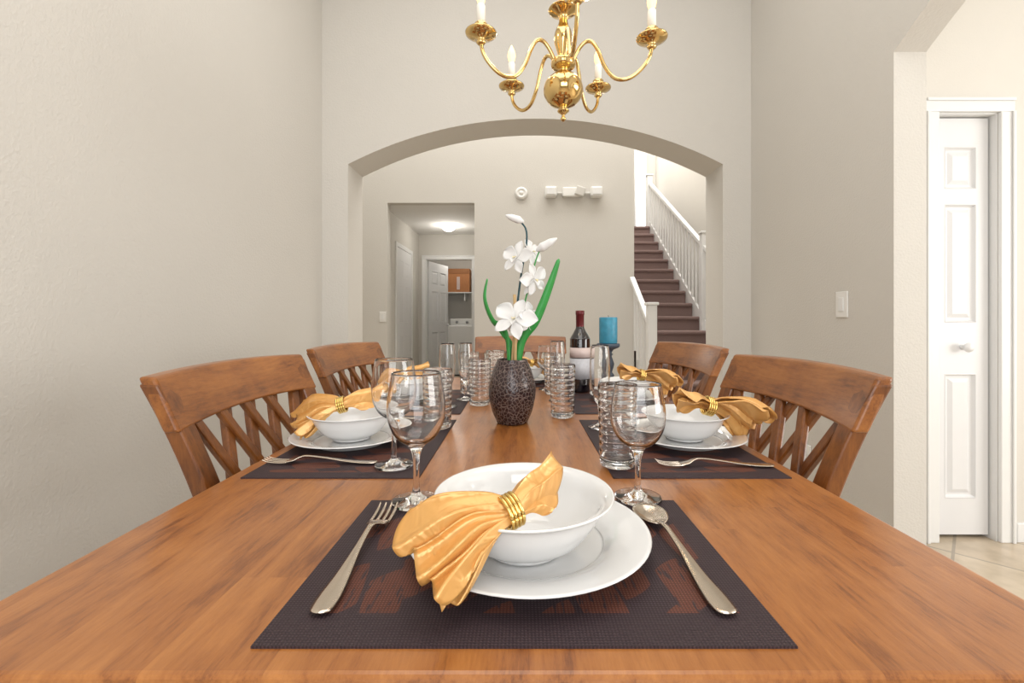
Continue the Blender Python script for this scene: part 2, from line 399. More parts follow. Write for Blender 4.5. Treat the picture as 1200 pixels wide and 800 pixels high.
def door(name, w, h, panels, loc, rz=0, knob=None, th=0.035):
    """stile-and-rail door; panels are recessed with a raised field"""
    e = empty(name, loc, rz)
    D0 = .012 if th > .02 else .004
    box('core', (0, D0, 0), (w, th, h), DOORM, e, 0)
    xs = sorted(set([0, w]+[p[0] for p in panels]+[p[1] for p in panels]))
    zs = sorted(set([0, h]+[p[2] for p in panels]+[p[3] for p in panels]))
    for zi in range(len(zs)-1):
        run = None
        for xi in range(len(xs)-1):
            cx = (xs[xi]+xs[xi+1])/2; cz = (zs[zi]+zs[zi+1])/2
            inside = any(p[0] < cx < p[1] and p[2] < cz < p[3] for p in panels)
            if not inside:
                if run is None: run = xs[xi]
                end = xs[xi+1]
            if (inside or xi == len(xs)-2) and run is not None:
                box('rail', (run, 0, zs[zi]), (end, D0, zs[zi+1]), DOORM, e)
                run = None
    for i, (x0, x1, z0, z1) in enumerate(panels):
        prof = [(0, 0.0), (.004, -.002), (.010, D0-.003), (.014, D0-.0005), (.024, D0-.0005), (.042, .002)]
        v = []; f = []
        for q, y in prof:
            v += [(x0+q, y, z0+q), (x1-q, y, z0+q), (x1-q, y, z1-q), (x0+q, y, z1-q)]
        for s in range(len(prof)-1):
            f += [(s*4+k, s*4+(k+1) % 4, s*4+4+(k+1) % 4, s*4+4+k) for k in range(4)]
        s = (len(prof)-1)*4; f.append((s, s+1, s+2, s+3))
        mesh('panel_%d' % i, v, f, DOORM, e, False)
    if knob:
        k = lathe('knob', sp2([(0.0, 0), (.012, 0), (.010, .015), (.02, .026), (.022, .036), (.012, .046), (0, .048)]), DOORM, e, (knob[0], 0, knob[1]), 24)
        k.rotation_euler = (math.radians(90), 0, 0)
    return e
door('door_1', 0.262, 1.965, [(.055, .207, 1.63, 1.83), (.055, .207, 1.0, 1.56), (.055, .207, .17, .76)], (1.946, KY+0.03, 0.018), 0, knob=(.14, .885))
P6 = []
for (x0, x1) in ((.10, .34), (.42, .66)):
    P6 += [(x0, x1, 1.62, 1.86), (x0, x1, .98, 1.52), (x0, x1, .2, .82)]
door('door_2', .75, 2.01, P6, (-1.54, 7.65, 0.01), math.radians(74), knob=(.69, .93))
e = empty('trim_3', (-1.68, 6.1, 0))
for a, b in [((0, 0, 0), (.018, .065, 2.09)), ((0, .865, 0), (.018, .93, 2.09)), ((0, .065, 2.03), (.018, .865, 2.09))]:
    box('casing', a, b, TRIM, e, .004)
door('door_3', .79, 2.02, P6, (-1.669, 6.17, 0.005), math.radians(90), th=.008)

def plate(name, loc, axis, kind):
    e = empty(name, loc, rz=(math.pi/2 if axis == 'X' else (-math.pi/2 if axis == '-X' else 0)))
    box('cover', (-.04, -.006, -.062), (.04, 0, .062), PLAST, e, 0.003)
    if kind == 'switch':
        box('rocker', (-.017, -.010, -.033), (.017, -.006, .033), TRIM, e, 0.002)
    else:
        for s in (-1, 1):
            box('socket', (-.017, -.008, s*.022-.014), (.017, -.006, s*.022+.014), TRIM, e, 0.003)
            for q in (-1, 1): box('slot', (q*.007-.0015, -.009, s*.022-.004), (q*.007+.0015, -.008, s*.022+.006), BLACK, e)
    return e
plate('light_switch', (XR, 2.184, 1.105), '-X', 'switch')
plate('wall_outlet', (XR, 2.46, .30), '-X', 'outlet')
plate('light_switch', (-1.655, HY, 1.07), 'Y', 'switch')
sd = lathe('smoke_detector', [(0, 0), (.075, 0), (.075, .02), (.06, .038), (.045, .04), (.04, .034), (.02, .034), (.018, .04), (0, .04)], PLAST, None, (0.01, HY, 2.55), 40)
sd.rotation_euler = (math.radians(90), 0, 0)
e = empty('emergency_light', (.63, HY, 2.55))
box('housing', (-.13, -.07, -.05), (.08, 0, .06), PLAST, e, .012)
lens = box('lens', (.02, -.11, -.05), (.13, -.02, .06), simple('grey_lens', (.62, .6, .56), .3), e, .012); lens.rotation_euler = (0, math.radians(18), 0)
for s in (-1, 1):
    box('arm', (s*.19-.07, -.04, -.01), (s*.19+.07, -.01, .01), PLAST, e, .004)
    box('lamp_head', (s*.27-.07, -.12, -.06), (s*.27+.07, -.0, .06), PLAST, e, .02)
    box('lamp_face', (s*.27-.05, -.126, -.04), (s*.27+.05, -.12, .04), TRIM, e, .01)
dl = lathe('ceiling_light', sp2([(0, -.09), (.05, -.082), (.09, -.055), (.11, -.02), (.115, -.015)])+[(.12, -.015), (.12, 0), (0, 0)], DOME, None, (-1.07, 6.77, 2.44), 40)

e = empty('washing_machine', (-1.05, 8.75, 0))
box('body', (-.34, -.33, .02), (.34, .33, .93), PLAST, e, .02)
box('control_panel', (-.34, .2, .93), (.34, .33, 1.06), PLAST, e, .02)
box('lid', (-.25, -.30, .93), (.25, .15, .945), TRIM, e, .006)
box('base', (-.32, -.31, 0), (.32, .31, .02), BLACK, e)
for i in range(3):
    k = lathe('dial', [(0, 0), (.03, 0), (.025, .02), (0, .02)], simple('grey_dial', (.3, .3, .3), .4), e, (-.2+.2*i, .2, .99), 20); k.rotation_euler = (math.radians(90), 0, 0)
e = empty('wall_shelf', (-1.1, 9.1, 1.56))
box('board', (-.9, -.2, 0), (.9, .2, .02), TRIM, e)
for s in (-.6, 0, .6): box('bracket', (s-.01, -.15, -.15), (s+.01, .2, 0), TRIM, e)
e = empty('storage_box', (-1.22, 9.1, 1.58))
box('carton', (-.22, -.17, 0), (.22, .17, .46), CARD, e, .004)
box('flap', (-.22, -.176, .36), (.22, -.17, .46), simple('carton_flap', (.30, .12, .04), .7), e)
box('tape', (-.03, -.178, .05), (.03, -.176, .30), LABEL, e)
for i in range(4):
    lathe('detergent_bottle', sp2([(0, 0), (.05, 0), (.05, .12), (.02, .16), (.02, .19), (0, .19)]), [BLUEC, PLAST, CHOLD, PLAST][i], None, (-.92+.14*i, 9.08, 1.58), 16)

# ------------------------------------------------------------------ stairs
RISE, RUN, SY = 0.18, 0.25, 4.6
st = empty('staircase', (0, 0, 0))
for k in range(15):
    y0 = SY+RUN*k; z1 = RISE*(k+1)
    o = box('step_%d' % (k+1), (1.41, y0-0.025, max(0, z1-0.05)), (2.30, y0+RUN+0.01 if k < 14 else 8.98, z1), CARPET, st, 0.018)
    box('riser_%d' % (k+1), (1.41, y0, max(0, z1-RISE-.2)), (2.30, y0+RUN, z1-0.05), CARPET, st)
sl = RISE/RUN
def nose(y): return RISE+(y-SY)*sl
box('landing', (1.38, 8.35, 2.55), (2.66, 8.98, 2.70), CARPET, st)
for nm, x in (('r', 2.305), ('l', 1.385)):
    ye = 8.3 if nm == 'r' else HY-.01
    pl = [(SY-.06, 0), (SY-.06, nose(SY)+.02), (ye, nose(ye)+.06), (ye, 0)]
    prism('stringer_'+nm, pl, 'X', x, x+.03 if nm == 'r' else x+.02, TRIM, st)
def railing(name, x, y0, y1, h0, h1, newels):
    e = empty(name, parent=st)
    def rz(y): t = (y-y0)/(y1-y0); return h0+(h1-h0)*t
    prism('handrail', [(y0, rz(y0)-.03), (y0, rz(y0)+.03), (y1, rz(y1)+.03), (y1, rz(y1)-.03)], 'X', x-.03, x+.03, TRIM, e, .008)
    n = int((y1-y0)/.125)
    for i in range(1, n):
        y = y0+(y1-y0)*i/n
        box('baluster', (x-.014, y-.014, nose(y)+.0), (x+.014, y+.014, rz(y)-.02), TRIM, e)
    for y, top in newels:
        box('newel', (x-.045, y-.045, max(0, nose(y)-.4) if y > SY+.1 else 0), (x+.045, y+.045, top), TRIM, e, .006)
        box('newel_cap', (x-.06, y-.06, top), (x+.06, y+.06, top+.03), TRIM, e, .008)
    return e
railing('stair_railing', 2.32, 4.6, 8.2, 1.25, 3.50, [(4.6, 1.35), (5.75, 2.12), (8.2, 3.62)])
railing('stair_railing', 1.33, 4.62, 5.42, .95, 1.52, [(4.62, 1.18)])
e = empty('window_2', (2.37, 9.0, 3.55))
box('glass', (-.09, -.012, -.75), (.09, -.004, .75), WINGLOW, e)
for a, b in [((-.12, -.03, -.78), (-.09, 0, .78)), ((.09, -.03, -.78), (.12, 0, .78)), ((-.09, -.03, .75), (.09, 0, .78)), ((-.09, -.03, -.78), (.09, 0, -.75))]:
    box('frame', a, b, TRIM, e)

# ------------------------------------------------------------------ table
e = empty('dining_table', (-0.007, 1.2525, 0))
TX, TY = .498, .9075
bevel(box('top', (-TX, -TY, TZ-.028), (TX, TY, TZ), TABLEW, e), .006, 3)
bevel(box('edge_moulding', (-TX+.012, -TY+.012, TZ-.045), (TX-.012, TY-.012, TZ-.028), TABLEW, e), .004)
AP = .07
for nm, a, b in [('apron_n', (-TX+AP, -TY+AP, .62), (TX-AP, -TY+AP+.022, TZ-.045)), ('apron_f', (-TX+AP, TY-AP-.022, .62), (TX-AP, TY-AP, TZ-.045)),
                 ('apron_l', (-TX+AP, -TY+AP, .62), (-TX+AP+.022, TY-AP, TZ-.045)), ('apron_r', (TX-AP-.022, -TY+AP, .62), (TX-AP, TY-AP, TZ-.045))]:
    box(nm, a, b, TABLEW, e, .002)
for sx in (-1, 1):
    for sy in (-1, 1):
        cx, cy = sx*(TX-AP-.02), sy*(TY-AP-.02)
        v = []
        for z, r in ((TZ-.045, .04), (.60, .04), (0, .026)):
            v += [(cx-r, cy-r, z), (cx+r, cy-r, z), (cx+r, cy+r, z), (cx-r, cy+r, z)]
        f = [(0, 1, 2, 3), (8, 9, 10, 11)]
        for q in (0, 4):
            for i in range(4): f.append((q+i, q+(i+1) % 4, q+4+(i+1) % 4, q+4+i))
        bevel(mesh('leg', v, f, CHAIRZ, e, False), .004)

# ------------------------------------------------------------------ chairs
CH = 0.935
def yb(z):
    if z < .45: return -.20-.05*(1-z/.45)**1.5
    t = (z-.45)/.5
    return -.20-.03*t-.115*t*t
def bow(x, z):
    k = max(0, min(1, (z-.5)/.3))
    return -.022*(1-(x/.25)**2)*k
def bstrip(name, path, wd, th, mat, e, off=0, n=14, horizontal=False):
    P = smoothprof(path, max(2, n//(len(path)-1)))
    m = len(P)
    v = []; f = []
    for i, p in enumerate(P):
        T = (P[min(i+1, m-1)]-P[max(i-1, 0)]).normalized(); Nn = Vector((-T.y, T.x, 0))
        t = i/(m-1)
        w = wd if not hasattr(wd, '__len__') else wd[0]*(1-t)+wd[1]*t
        for s, q in ((-1, -1), (1, -1), (1, 1), (-1, 1)):
            c = p+Nn*s*w/2
            v.append((c.x, yb(c.y)+bow(c.x, c.y)+off+q*th/2, c.y))
    for i in range(m-1):
        for s in range(4): f.append((i*4+s, i*4+(s+1) % 4, (i+1)*4+(s+1) % 4, (i+1)*4+s))
    f += [(0, 1, 2, 3), ((m-1)*4, (m-1)*4+1, (m-1)*4+2, (m-1)*4+3)]
    return bevel(mesh(name, v, f, mat, e, False), .004, 2)
def chair(loc, rz):
    e = empty('dining_chair', loc, rz)
    for s in (-1, 1):
        bstrip('back_post', [(s*.205, 0), (s*.205, .25), (s*.208, .45), (s*.216, .65), (s*.228, .80), (s*.240, CH-.012)], (.036, .048), .032, CHAIRZ, e, n=30)
    v = []; f = []; n = 20
    for i in range(n+1):
        x = -.262+.524*i/n; u = 1-(x/.262)**2
        zt = CH-.002+.006*u; zb = CH-.098+.010*u
        for z, q in ((zb, -1), (zb, 1), (zt, 1), (zt, -1)):
            v.append((x, yb(z)+bow(x, z)+q*.015+.002, z))
    for i in range(n):
        for s in range(4): f.append((i*4+s, i*4+(s+1) % 4, i*4+4+(s+1) % 4, i*4+4+s))
    f += [(0, 1, 2, 3), (n*4, n*4+1, n*4+2, n*4+3)]
    bevel(mesh('crest_rail', v, f, CHAIRW, e, False), .006, 3)
    bstrip('lower_rail', [(-.205, .585), (0, .578), (.205, .585)], .05, .02, CHAIRW, e)
    for i in range(4):
        x0 = -.195+.088*i; x1 = x0+.13
        bstrip('slat', [(x0, .59), ((x0+x1)/2-.012, .70), (x1, .86)], .024, .016, CHAIRZ, e, off=.0045)
        bstrip('slat', [(-x0, .59), (-(x0+x1)/2+.012, .70), (-x1, .86)], .024, .016, CHAIRZ, e, off=-.0045)
    poly = [(-.20, -.195), (.20, -.195), (.235, .17), (.21, .215), (0, .235), (-.21, .215), (-.235, .17)]
    bevel(prism('seat', poly, 'Z', .435, .465, CHAIRW, e), .010, 3)
    box('apron_f', (-.19, .16, .37), (.19, .18, .435), CHAIRW, e, .002)
    box('apron_b', (-.19, -.20, .37), (.19, -.18, .435), CHAIRW, e, .002)
    for s in (-1, 1):
        box('apron_s', (s*.195-.01, -.18, .37), (s*.195+.01, .16, .435), CHAIRW, e, .002)
        v = []
        for z, r in ((.435, .02), (0, .014)):
            cx, cy = s*.195, .17
            v += [(cx-r, cy-r, z), (cx+r, cy-r, z), (cx+r, cy+r, z), (cx-r, cy+r, z)]
        mesh('front_leg', v, [(0, 1, 2, 3), (4, 5, 6, 7)]+[(i, (i+1) % 4, 4+(i+1) % 4, 4+i) for i in range(4)], CHAIRZ, e, False)
        box('stretcher', (s*.195-.008, -.20, .2), (s*.195+.008, .16, .23), CHAIRW, e, .003)
    return e
R90 = math.pi/2
chair((-.305, 1.035, 0), -R90)
chair((-.345, 1.74, 0), -R90-math.radians(6))
chair((.29, 1.035, 0), R90)
chair((.335, 1.76, 0), R90+math.radians(7))
chair((.0, 2.32, 0), math.pi)

# ------------------------------------------------------------------ place settings
def placemat(x, y, rz):
    o = box('placemat', (-.225, -.152, 0), (.225, .152, .002), MATM)
    o.location = (x, y, TZ+.001); o.rotation_euler = (0, 0, rz); return o
PL = sp2([(0, .004), (.08, .004), (.088, .006), (.10, .012), (.118, .017), (.139, .021)], 5)
PLU = sp2([(.139, .0235), (.118, .020), (.100, .0155), (.088, .010), (.078, .0075), (0, .0075)], 5)
PLATE = [(0, 0.0015), (.075, 0.0015), (.076, 0), (.082, 0), (.084, .004)]+PL[10:]+[(.1405, .0222)]+PLU
BW = [(0, 0.0015), (.038, .0015), (.039, 0), (.044, 0), (.046, .004)]+sp2([(.046, .004), (.066, .016), (.082, .036), (.092, .055), (.101, .061)], 6)+[(.102, .0625)]+sp2([(.101, .0638), (.089, .0575), (.078, .038), (.06, .019), (.04, .009), (0, .007)], 6)
def dinner_plate(x, y, s=1):
    o = lathe('dinner_plate', PLATE, CERAM, None, (x, y, TZ+.003), 72); o.scale = (s, s, s); return o
def bowl(x, y, s=1):
    o = lathe('soup_bowl', BW, CERAM, None, (x, y, TZ+.003+.0085), 72); o.scale = (s, s, s); return o

def fan(name, base_w, edge, mat, parent, pleats=5, amp=.008, bulge=.014, nu=22, nv=120, seed=0, ph=0.0):
    rnd = random.Random(seed)
    E = smoothprof(edge, 12)
    def ev(t):
        t = t*(len(E)-1); k = min(int(t), len(E)-2); return E[k].lerp(E[k+1], t-k)
    mid = ev(.5); ax = mid.normalized()
    tang = (E[-1]-E[0]).normalized()
    nrm = ax.cross(tang).normalized()
    if nrm.z < 0: nrm = -nrm
    v = []; f = []
    ks = [rnd.uniform(.80, 1.09) for _ in range(int(pleats*2)+3)]
    am = [rnd.uniform(.45, 1.35) for _ in range(int(pleats)+3)]
    for i in range(nu+1):
        u = i/nu
        for j in range(nv+1):
            t = j/nv
            ang = (t-.5)*math.pi*1.1
            b = tang*math.sin(ang)*base_w + nrm*math.cos(ang)*base_w*.8*(1)
            tw = t+.05*math.sin(2*math.pi*t*1.3+seed)+.025*math.sin(6*u+seed*2)*u
            w = tw*pleats+ph
            s_ = math.sin(2*math.pi*w)
            tri = (1-abs(s_)**.7*1.0)*2-1
            tri = .6*tri+.4*math.sin(2*math.pi*w*.5+1)
            A = am[int(max(0, w)) % len(am)]; B2 = am[(int(max(0, w))+1) % len(am)]; fr = w-int(w)
            aa = amp*(A*(1-fr)+B2*fr)
            kk = max(0, w)*2; k0 = int(kk) % len(ks); kf = kk-int(kk); le = ks[k0]*(1-kf)+ks[(k0+1) % len(ks)]*kf
            p = b.lerp(ev(t)*le, u)
            p = p+Vector((0, 0, 1))*bulge*math.sin(math.pi*min(1, u*1.05))
            p = p+nrm*aa*(u**.65)*tri+tang*aa*.6*math.sin(2*math.pi*w*1+1.1)*u
            p = p+Vector((0, 0, 1))*.003*math.sin(9*u+5*t+seed)*u
            v.append(p)
    for i in range(nu):
        for j in range(nv):
            a = i*(nv+1)+j; f.append((a, a+1, a+nv+2, a+nv+1))
    o = mesh(name, v, f, mat, parent, True)
    s = o.modifiers.new('sol', 'SOLIDIFY'); s.thickness = .0009
    return o
def napkin(loc, rz, s=1, tilt=0):
    e = empty('cloth_napkin', loc, rz, (s, s, s))
    e.rotation_euler = (0, tilt, rz)
    fan('fan_top', .012, [(-.084, .002, .008), (-.104, -.016, -.008), (-.102, -.038, -.024), (-.082, -.050, -.044), (-.059, -.060, -.066)], SATIN, e, 2.7, .0115, .012, seed=1)
    fan('fan_under', .011, [(-.080, .006, .000), (-.096, -.020, -.018), (-.082, -.040, -.036), (-.058, -.053, -.054), (-.030, -.042, -.044)], SATIN, e, 2.3, .009, .008, seed=2, ph=.3)
    fan('fan_lower', .010, [(-.062, -.040, -.034), (-.060, -.052, -.058), (-.044, -.050, -.060), (-.026, -.036, -.036)], SATIN, e, 1.6, .006, .006, seed=7, ph=.1)
    fan('tail_top', .012, [(.022, .060, .018), (.046, .068, .034), (.060, .062, .026), (.046, .036, -.004)], SATIN, e, 1.5, .006, .004, seed=3)
    fan('tail_under', .010, [(.030, .056, .010), (.046, .056, .014), (.050, .040, -.002), (.038, .020, -.008)], SATIN, e, 1.3, .005, .002, seed=5)
    ax = Vector((.80, .45, .25)).normalized(); u = ax.cross(Vector((0, 0, 1))).normalized(); w = ax.cross(u)
    for c in range(4):
        off = ax*(-.006+.0040*c)
        pts = [off+(u*math.cos(a)+w*math.sin(a))*.0155 for a in [2*math.pi*i/28 for i in range(29)]]
        tube('ring_coil', pts, .0020, GOLDR, e, 8, 1)
    return e

def station_mesh(name, st, mat, e, th=.0022):
    P = smoothprof(st, 5); v = []; f = []; k = 8
    for p in P:
        for s in range(k):
            a = 2*math.pi*s/k
            v.append((math.cos(a)*max(p.y, .0004), p.x, p.z+math.sin(a)*th/2+th/2))
    m = len(P)
    for i in range(m-1):
        for s in range(k): f.append((i*k+s, i*k+(s+1) % k, (i+1)*k+(s+1) % k, (i+1)*k+s))
    f += [tuple(range(k)), tuple((m-1)*k+s for s in range(k))]
    return mesh(name, v, f, mat, e, True)
def fork(x, y, rz, s=1, z=TZ+.0035):
    e = empty('dinner_fork', (x, y, z), rz, (s, s, s))
    station_mesh('handle', [(-.110, .003, .001), (-.105, .010, .001), (-.085, .0115, .001), (-.05, .008, .003), (-.01, .0045, .008), (.03, .0035, .012), (.045, .006, .010), (.056, .012, .005), (.068, .0135, .0025), (.072, .0135, .002)], STEEL, e, .003)
    for i in range(4):
        xo = -.0114+.0076*i
        o = station_mesh('tine_%d' % (i+1), [(.068, .0026, .002), (.085, .0022, .0012), (.105, .0020, .003), (.118, .0010, .007)], STEEL, e, .0022)
        o.location = (xo, 0, 0)
    return e
def spoon(x, y, rz, s=1, z=TZ+.0035, bw=.021):
    e = empty('table_spoon', (x, y, z), rz, (s, s, s))
    station_mesh('handle', [(-.110, .003, .001), (-.105, .010, .001), (-.085, .0115, .001), (-.05, .008, .003), (-.01, .0045, .009), (.03, .0035, .013), (.052, .004, .010), (.058, .004, .009)], STEEL, e, .003)
    v = []; f = []; n = 28; r = 7
    cy, L = .084, .032
    for side in (0, 1):
        for i in range(r+1):
            q = i/r
            for k in range(n):
                a = 2*math.pi*k/n
                w = bw*(1+.10*math.sin(a))
                v.append((math.cos(a)*w*q, cy+math.sin(a)*L*q, .0085*(q*q)+(.0012 if side else 0)))
    m = (r+1)*n
    for side in (0, 1):
        for i in range(r):
            for k in range(n): f.append((side*m+i*n+k, side*m+i*n+(k+1) % n, side*m+(i+1)*n+(k+1) % n, side*m+(i+1)*n+k))
    for k in range(n): f.append((r*n+k, r*n+(k+1) % n, m+r*n+(k+1) % n, m+r*n+k))
    mesh('bowl', v, f, STEEL, e, True)
    return e

GOB = [(0, 0), (.034, 0), (.035, .0012)]+sp2([(.034, .003), (.015, .006), (.006, .014), (.0042, .035), (.0042, .055), (.0065, .072), (.012, .083), (.028, .096), (.0385, .118), (.0405, .142), (.0375, .168), (.034, .190)], 6)+[(.0334, .1906)]+sp2([(.0328, .190), (.0363, .168), (.0393, .142), (.0372, .119), (.0265, .0985), (.011, .088), (0, .086)], 6)
FLU = [(0, 0), (.029, 0), (.030, .0012)]+sp2([(.029, .003), (.012, .007), (.005, .014), (.0042, .035), (.006, .055), (.013, .070), (.021, .095), (.0245, .13), (.0245, .17), (.0215, .205)], 6)+sp2([(.0204, .205), (.0233, .17), (.0233, .13), (.0198, .096), (.010, .074), (0, .070)], 6)
TUM = [(0, 0), (.028, 0), (.031, .003)]
for i in range(89):
    z = .004+.141*i/88; TUM.append((.0315+.004*i/88+.0011*(0.5-0.5*math.cos(i/88*math.pi*20)), z))
TUM += [(.0352, .1465), (.0338, .146)]
for i in range(60, -1, -6): TUM.append((.0302+.0036*i/60, .012+.133*i/60))
TUM += [(.020, .010), (0, .010)]
def goblet(x, y, h=.191, s=1, z=TZ+.0035):
    o = lathe('wine_glass', GOB, GLASS, None, (x, y, z), 64); o.scale = (s, s, h/.191)
def flute(x, y, h=.205, z=TZ+.0005):
    o = lathe('champagne_flute', FLU, GLASS, None, (x, y, z), 48); o.scale = (1, 1, h/.205)
def tumbler(x, y, h=.146, z=TZ+.0005):
    o = lathe('ribbed_tumbler', TUM, GLASS, None, (x, y, z), 56); o.scale = (1, 1, h/.146)

ZM = TZ+.0035
placemat(0.003, .526, 0)
placemat(-.325, 1.0, R90); placemat(-.325, 1.53, R90)
placemat(.310, 1.0, R90); placemat(.310, 1.53, R90)
placemat(0.0, 1.98, 0)
dinner_plate(.010, .540); bowl(.004, .522)
napkin((-.010, .446, .843), 0)
fork(-.184, .523, math.radians(1), 1.03, ZM)
spoon(.180, .522, math.radians(4), 1.03, ZM)
for sx, cx in ((-1, -.370), (1, .360)):
    for cy in (1.0, 1.53):
        dinner_plate(cx, cy, .90); bowl(cx+sx*.0, cy, .90)
        if sx < 0: napkin((cx-.015, cy-.02, .848), math.radians(-22), 1.05)
        else: napkin((cx+.035, cy-.045, .850), math.radians(156), 1.18)
dinner_plate(0.02, 1.99, .90); bowl(.02, 1.99, .90); napkin((.05, 1.96, .846), math.radians(150), 1)
fork(-.37, .852, math.radians(86)+0.05, .93, ZM)
fork(.36, .835, math.radians(88), .93, ZM)
fork(-.37, 1.37, R90, .9, ZM); fork(.36, 1.37, R90, .9, ZM)
spoon(-.37, 1.17, R90, .9, ZM); spoon(.36, 1.17, -R90, .9, ZM)
goblet(-.153, .668, .190, 1.04, TZ+.004); goblet(.176, .683, .172, 1.0, TZ+.004)
goblet(-.232, .835, .196)
tumbler(-.205, 1.13, z=ZM); tumbler(.178, .835, .149, z=ZM)
flute(-.225, 1.40, .195, z=ZM); tumbler(-.187, 1.66, .15, z=ZM)
flute(-.185, 1.53, .19, z=ZM); tumbler(-.130, 1.45, .146)
flute(.197, 1.13, .205, z=ZM); tumbler(.117, 1.27)
goblet(.105, 1.77, .17, z=TZ+.0005); tumbler(.120, 1.66, .15); flute(.123, 1.52, .2)
tumbler(-.10, 1.79, .15)

# ------------------------------------------------------------------ bottle, candle, vase
e = empty('wine_bottle', (.222, 1.70, ZM))
lathe('glass', [(0, .004), (.03, .002), (.034, 0), (.037, .004)]+sp2([(.0375, .01), (.0375, .18), (.036, .20), (.022, .225), (.0145, .245), (.0140, .285)], 6)+[(.0155, .287), (.0155, .300), (0, .300)], BOTTLE, e, (0, 0, 0), 40)
lathe('capsule', [(.0150, .235), (.0152, .285), (.0166, .287), (.0166, .302), (0, .303)], REDCAP, e, (0, 0, 0), 32)
lathe('label', [(.0378, .05), (.0381, .05), (.0381, .125), (.0378, .125)], LABEL2, e, (0, 0, 0), 40)
lathe('label_band', [(.0382, .128), (.0384, .128), (.0384, .165), (.0382, .165)], LABEL, e, (0, 0, 0), 40)
e = empty('candlestick', (.372, 1.93, TZ+.0005))
lathe('stand', [(0, 0)]+[(.045, 0), (.046, .008), (.040, .014), (.030, .02), (.022, .03), (.026, .036), (.022, .042), (.016, .05), (.022, .07), (.025, .085), (.020, .10), (.014, .118), (.020, .125), (.014, .132), (.022, .145), (.040, .152), (.048, .158), (.048, .170), (.042, .171), (0, .171)], CHOLD, e, (0, 0, 0), 36)
lathe('candle', [(0, .1715), (.037, .1715), (.038, .175), (.038, .278), (.036, .282), (.030, .279), (0, .277)], BLUEC, e, (0, 0, 0), 36)
tube('wick', [(0, 0, .276), (.001, 0, .284), (0, 0, .29)], .0012, BLACK, e, 6, 2)
VX, VY = -.022, 1.20
lathe('flower_vase', [(0, 0), (.038, 0), (.041, .003)]+sp2([(.042, .006), (.054, .035), (.0615, .075), (.060, .105), (.050, .140), (.041, .160), (.039, .167)], 6)+sp2([(.036, .167), (.038, .158), (.047, .138), (.056, .105), (.057, .075), (.048, .035), (0, .012)], 5), VASEM, None, (VX, VY, TZ+.0005), 64)

def W(px, py, d=1.2):
    return Vector(((px-610)/533*d, d, 1.03+(375-py)/533*d))
e = empty('artificial_orchid', (0, 0, 0))
tube('stem_main', [(VX, 1.2, .78), W(602, 400), W(606, 360), W(611, 320), W(617, 285, 1.2), W(616, 268), W(608, 258)], [.0032, .0022], STEMD, e, 8)
tube('stem_2', [(VX+.01, 1.205, .78), W(604, 405, 1.205), W(611, 370, 1.205), W(620, 335, 1.2), W(628, 305, 1.2), W(634, 290, 1.2)], [.0026, .0018], LEAF, e, 8)
tube('stem_3', [(VX-.01, 1.195, .78), W(601, 410, 1.195), W(603, 385, 1.19), W(601, 360, 1.19)], [.003, .003], BAMB, e, 8)
tube('stake', [(VX+.005, 1.19, .78), W(604, 395, 1.19), W(603, 345, 1.19)], [.0045, .004], BAMB, e, 8)
def leafblade(name, pts, w, e, mat=LEAF, nrm=Vector((.25, -1, .1))):
    P = smoothprof(pts, 8); m = len(P); v = []; f = []
    for i, p in enumerate(P):
        T = (P[min(i+1, m-1)]-P[max(i-1, 0)]).normalized(); S = T.cross(nrm).normalized(); t = i/(m-1)
        ww = w*(.25+.75*math.sin(math.pi*min(1, t*.9+.08))**.8)*(1 if t < .97 else .4)
        if i == m-1: ww = .0004
        v += [p-S*ww, p+nrm.normalized()*ww*.35, p+S*ww]
    for i in range(m-1):
        a = i*3; f += [(a, a+1, a+4, a+3), (a+1, a+2, a+5, a+4)]
    o = mesh(name, v, f, mat, e, True); s = o.modifiers.new('s', 'SOLIDIFY'); s.thickness = .0008
leafblade('leaf_long', [(VX+.008, 1.2, .80), W(610, 405, 1.2), W(628, 375, 1.19), W(644, 335, 1.18), W(655, 303, 1.17)], .0115, e)
leafblade('leaf_left', [(VX-.008, 1.2, .80), W(594, 395, 1.2), W(577, 375, 1.19), W(568, 350, 1.18), W(571, 326, 1.18)], .011, e, nrm=Vector((-.9, -.6, .1)))
leafblade('leaf_small', [(VX-.006, 1.21, .82), W(600, 410, 1.21), W(590, 392, 1.21), W(582, 383, 1.2)], .006, e)
def petal(name, e, base, direction, normal, L, Wd, cup=.25, mat=PETAL, back=.15):
    D = direction.normalized(); Nn = (normal-D*normal.dot(D)).normalized(); S = D.cross(Nn)
    v = []; f = []; nu, nv = 8, 8
    for i in range(nu+1):
        u = i/nu; w = Wd*(math.sin(math.pi*min(1, .06+u*.94))**.6)*(.35+.65*min(1, u*1.6))*.5
        if i == nu: w = Wd*.06
        for j in range(nv+1):
            t = -1+2*j/nv
            p = base+D*L*u+S*w*t+Nn*(cup*w*t*t-back*L*u*u+.03*L*math.sin(3*t+5*u))
            v.append(p)
    for i in range(nu):
        for j in range(nv):
            a = i*(nv+1)+j; f.append((a, a+1, a+nv+2, a+nv+1))
    o = mesh(name, v, f, mat, e, True); s = o.modifiers.new('s', 'SOLIDIFY'); s.thickness = .0007
def flower(c, n, size, roll, e):
    n = n.normalized(); u = n.cross(Vector((0, 0, 1))).normalized(); w = u.cross(n)
    for k in range(5):
        a = roll+math.radians(90+72*k)
        big = k in (1, 4)
        petal('petal', e, c, u*math.cos(a)+w*math.sin(a)+n*.15, n, size*(1.0 if not big else 1.05), size*(.62 if not big else .95), .3)
    petal('lip', e, c+n*.004, -w*.7+n*.8, n, size*.55, size*.4, .8)
    petal('lip_center', e, c+n*.006, -w*.3+n, n, size*.3, size*.2, .9, PETALY)
flower(W(606, 302, 1.185), Vector((-.65, -1, .25)), .046, .2, e)
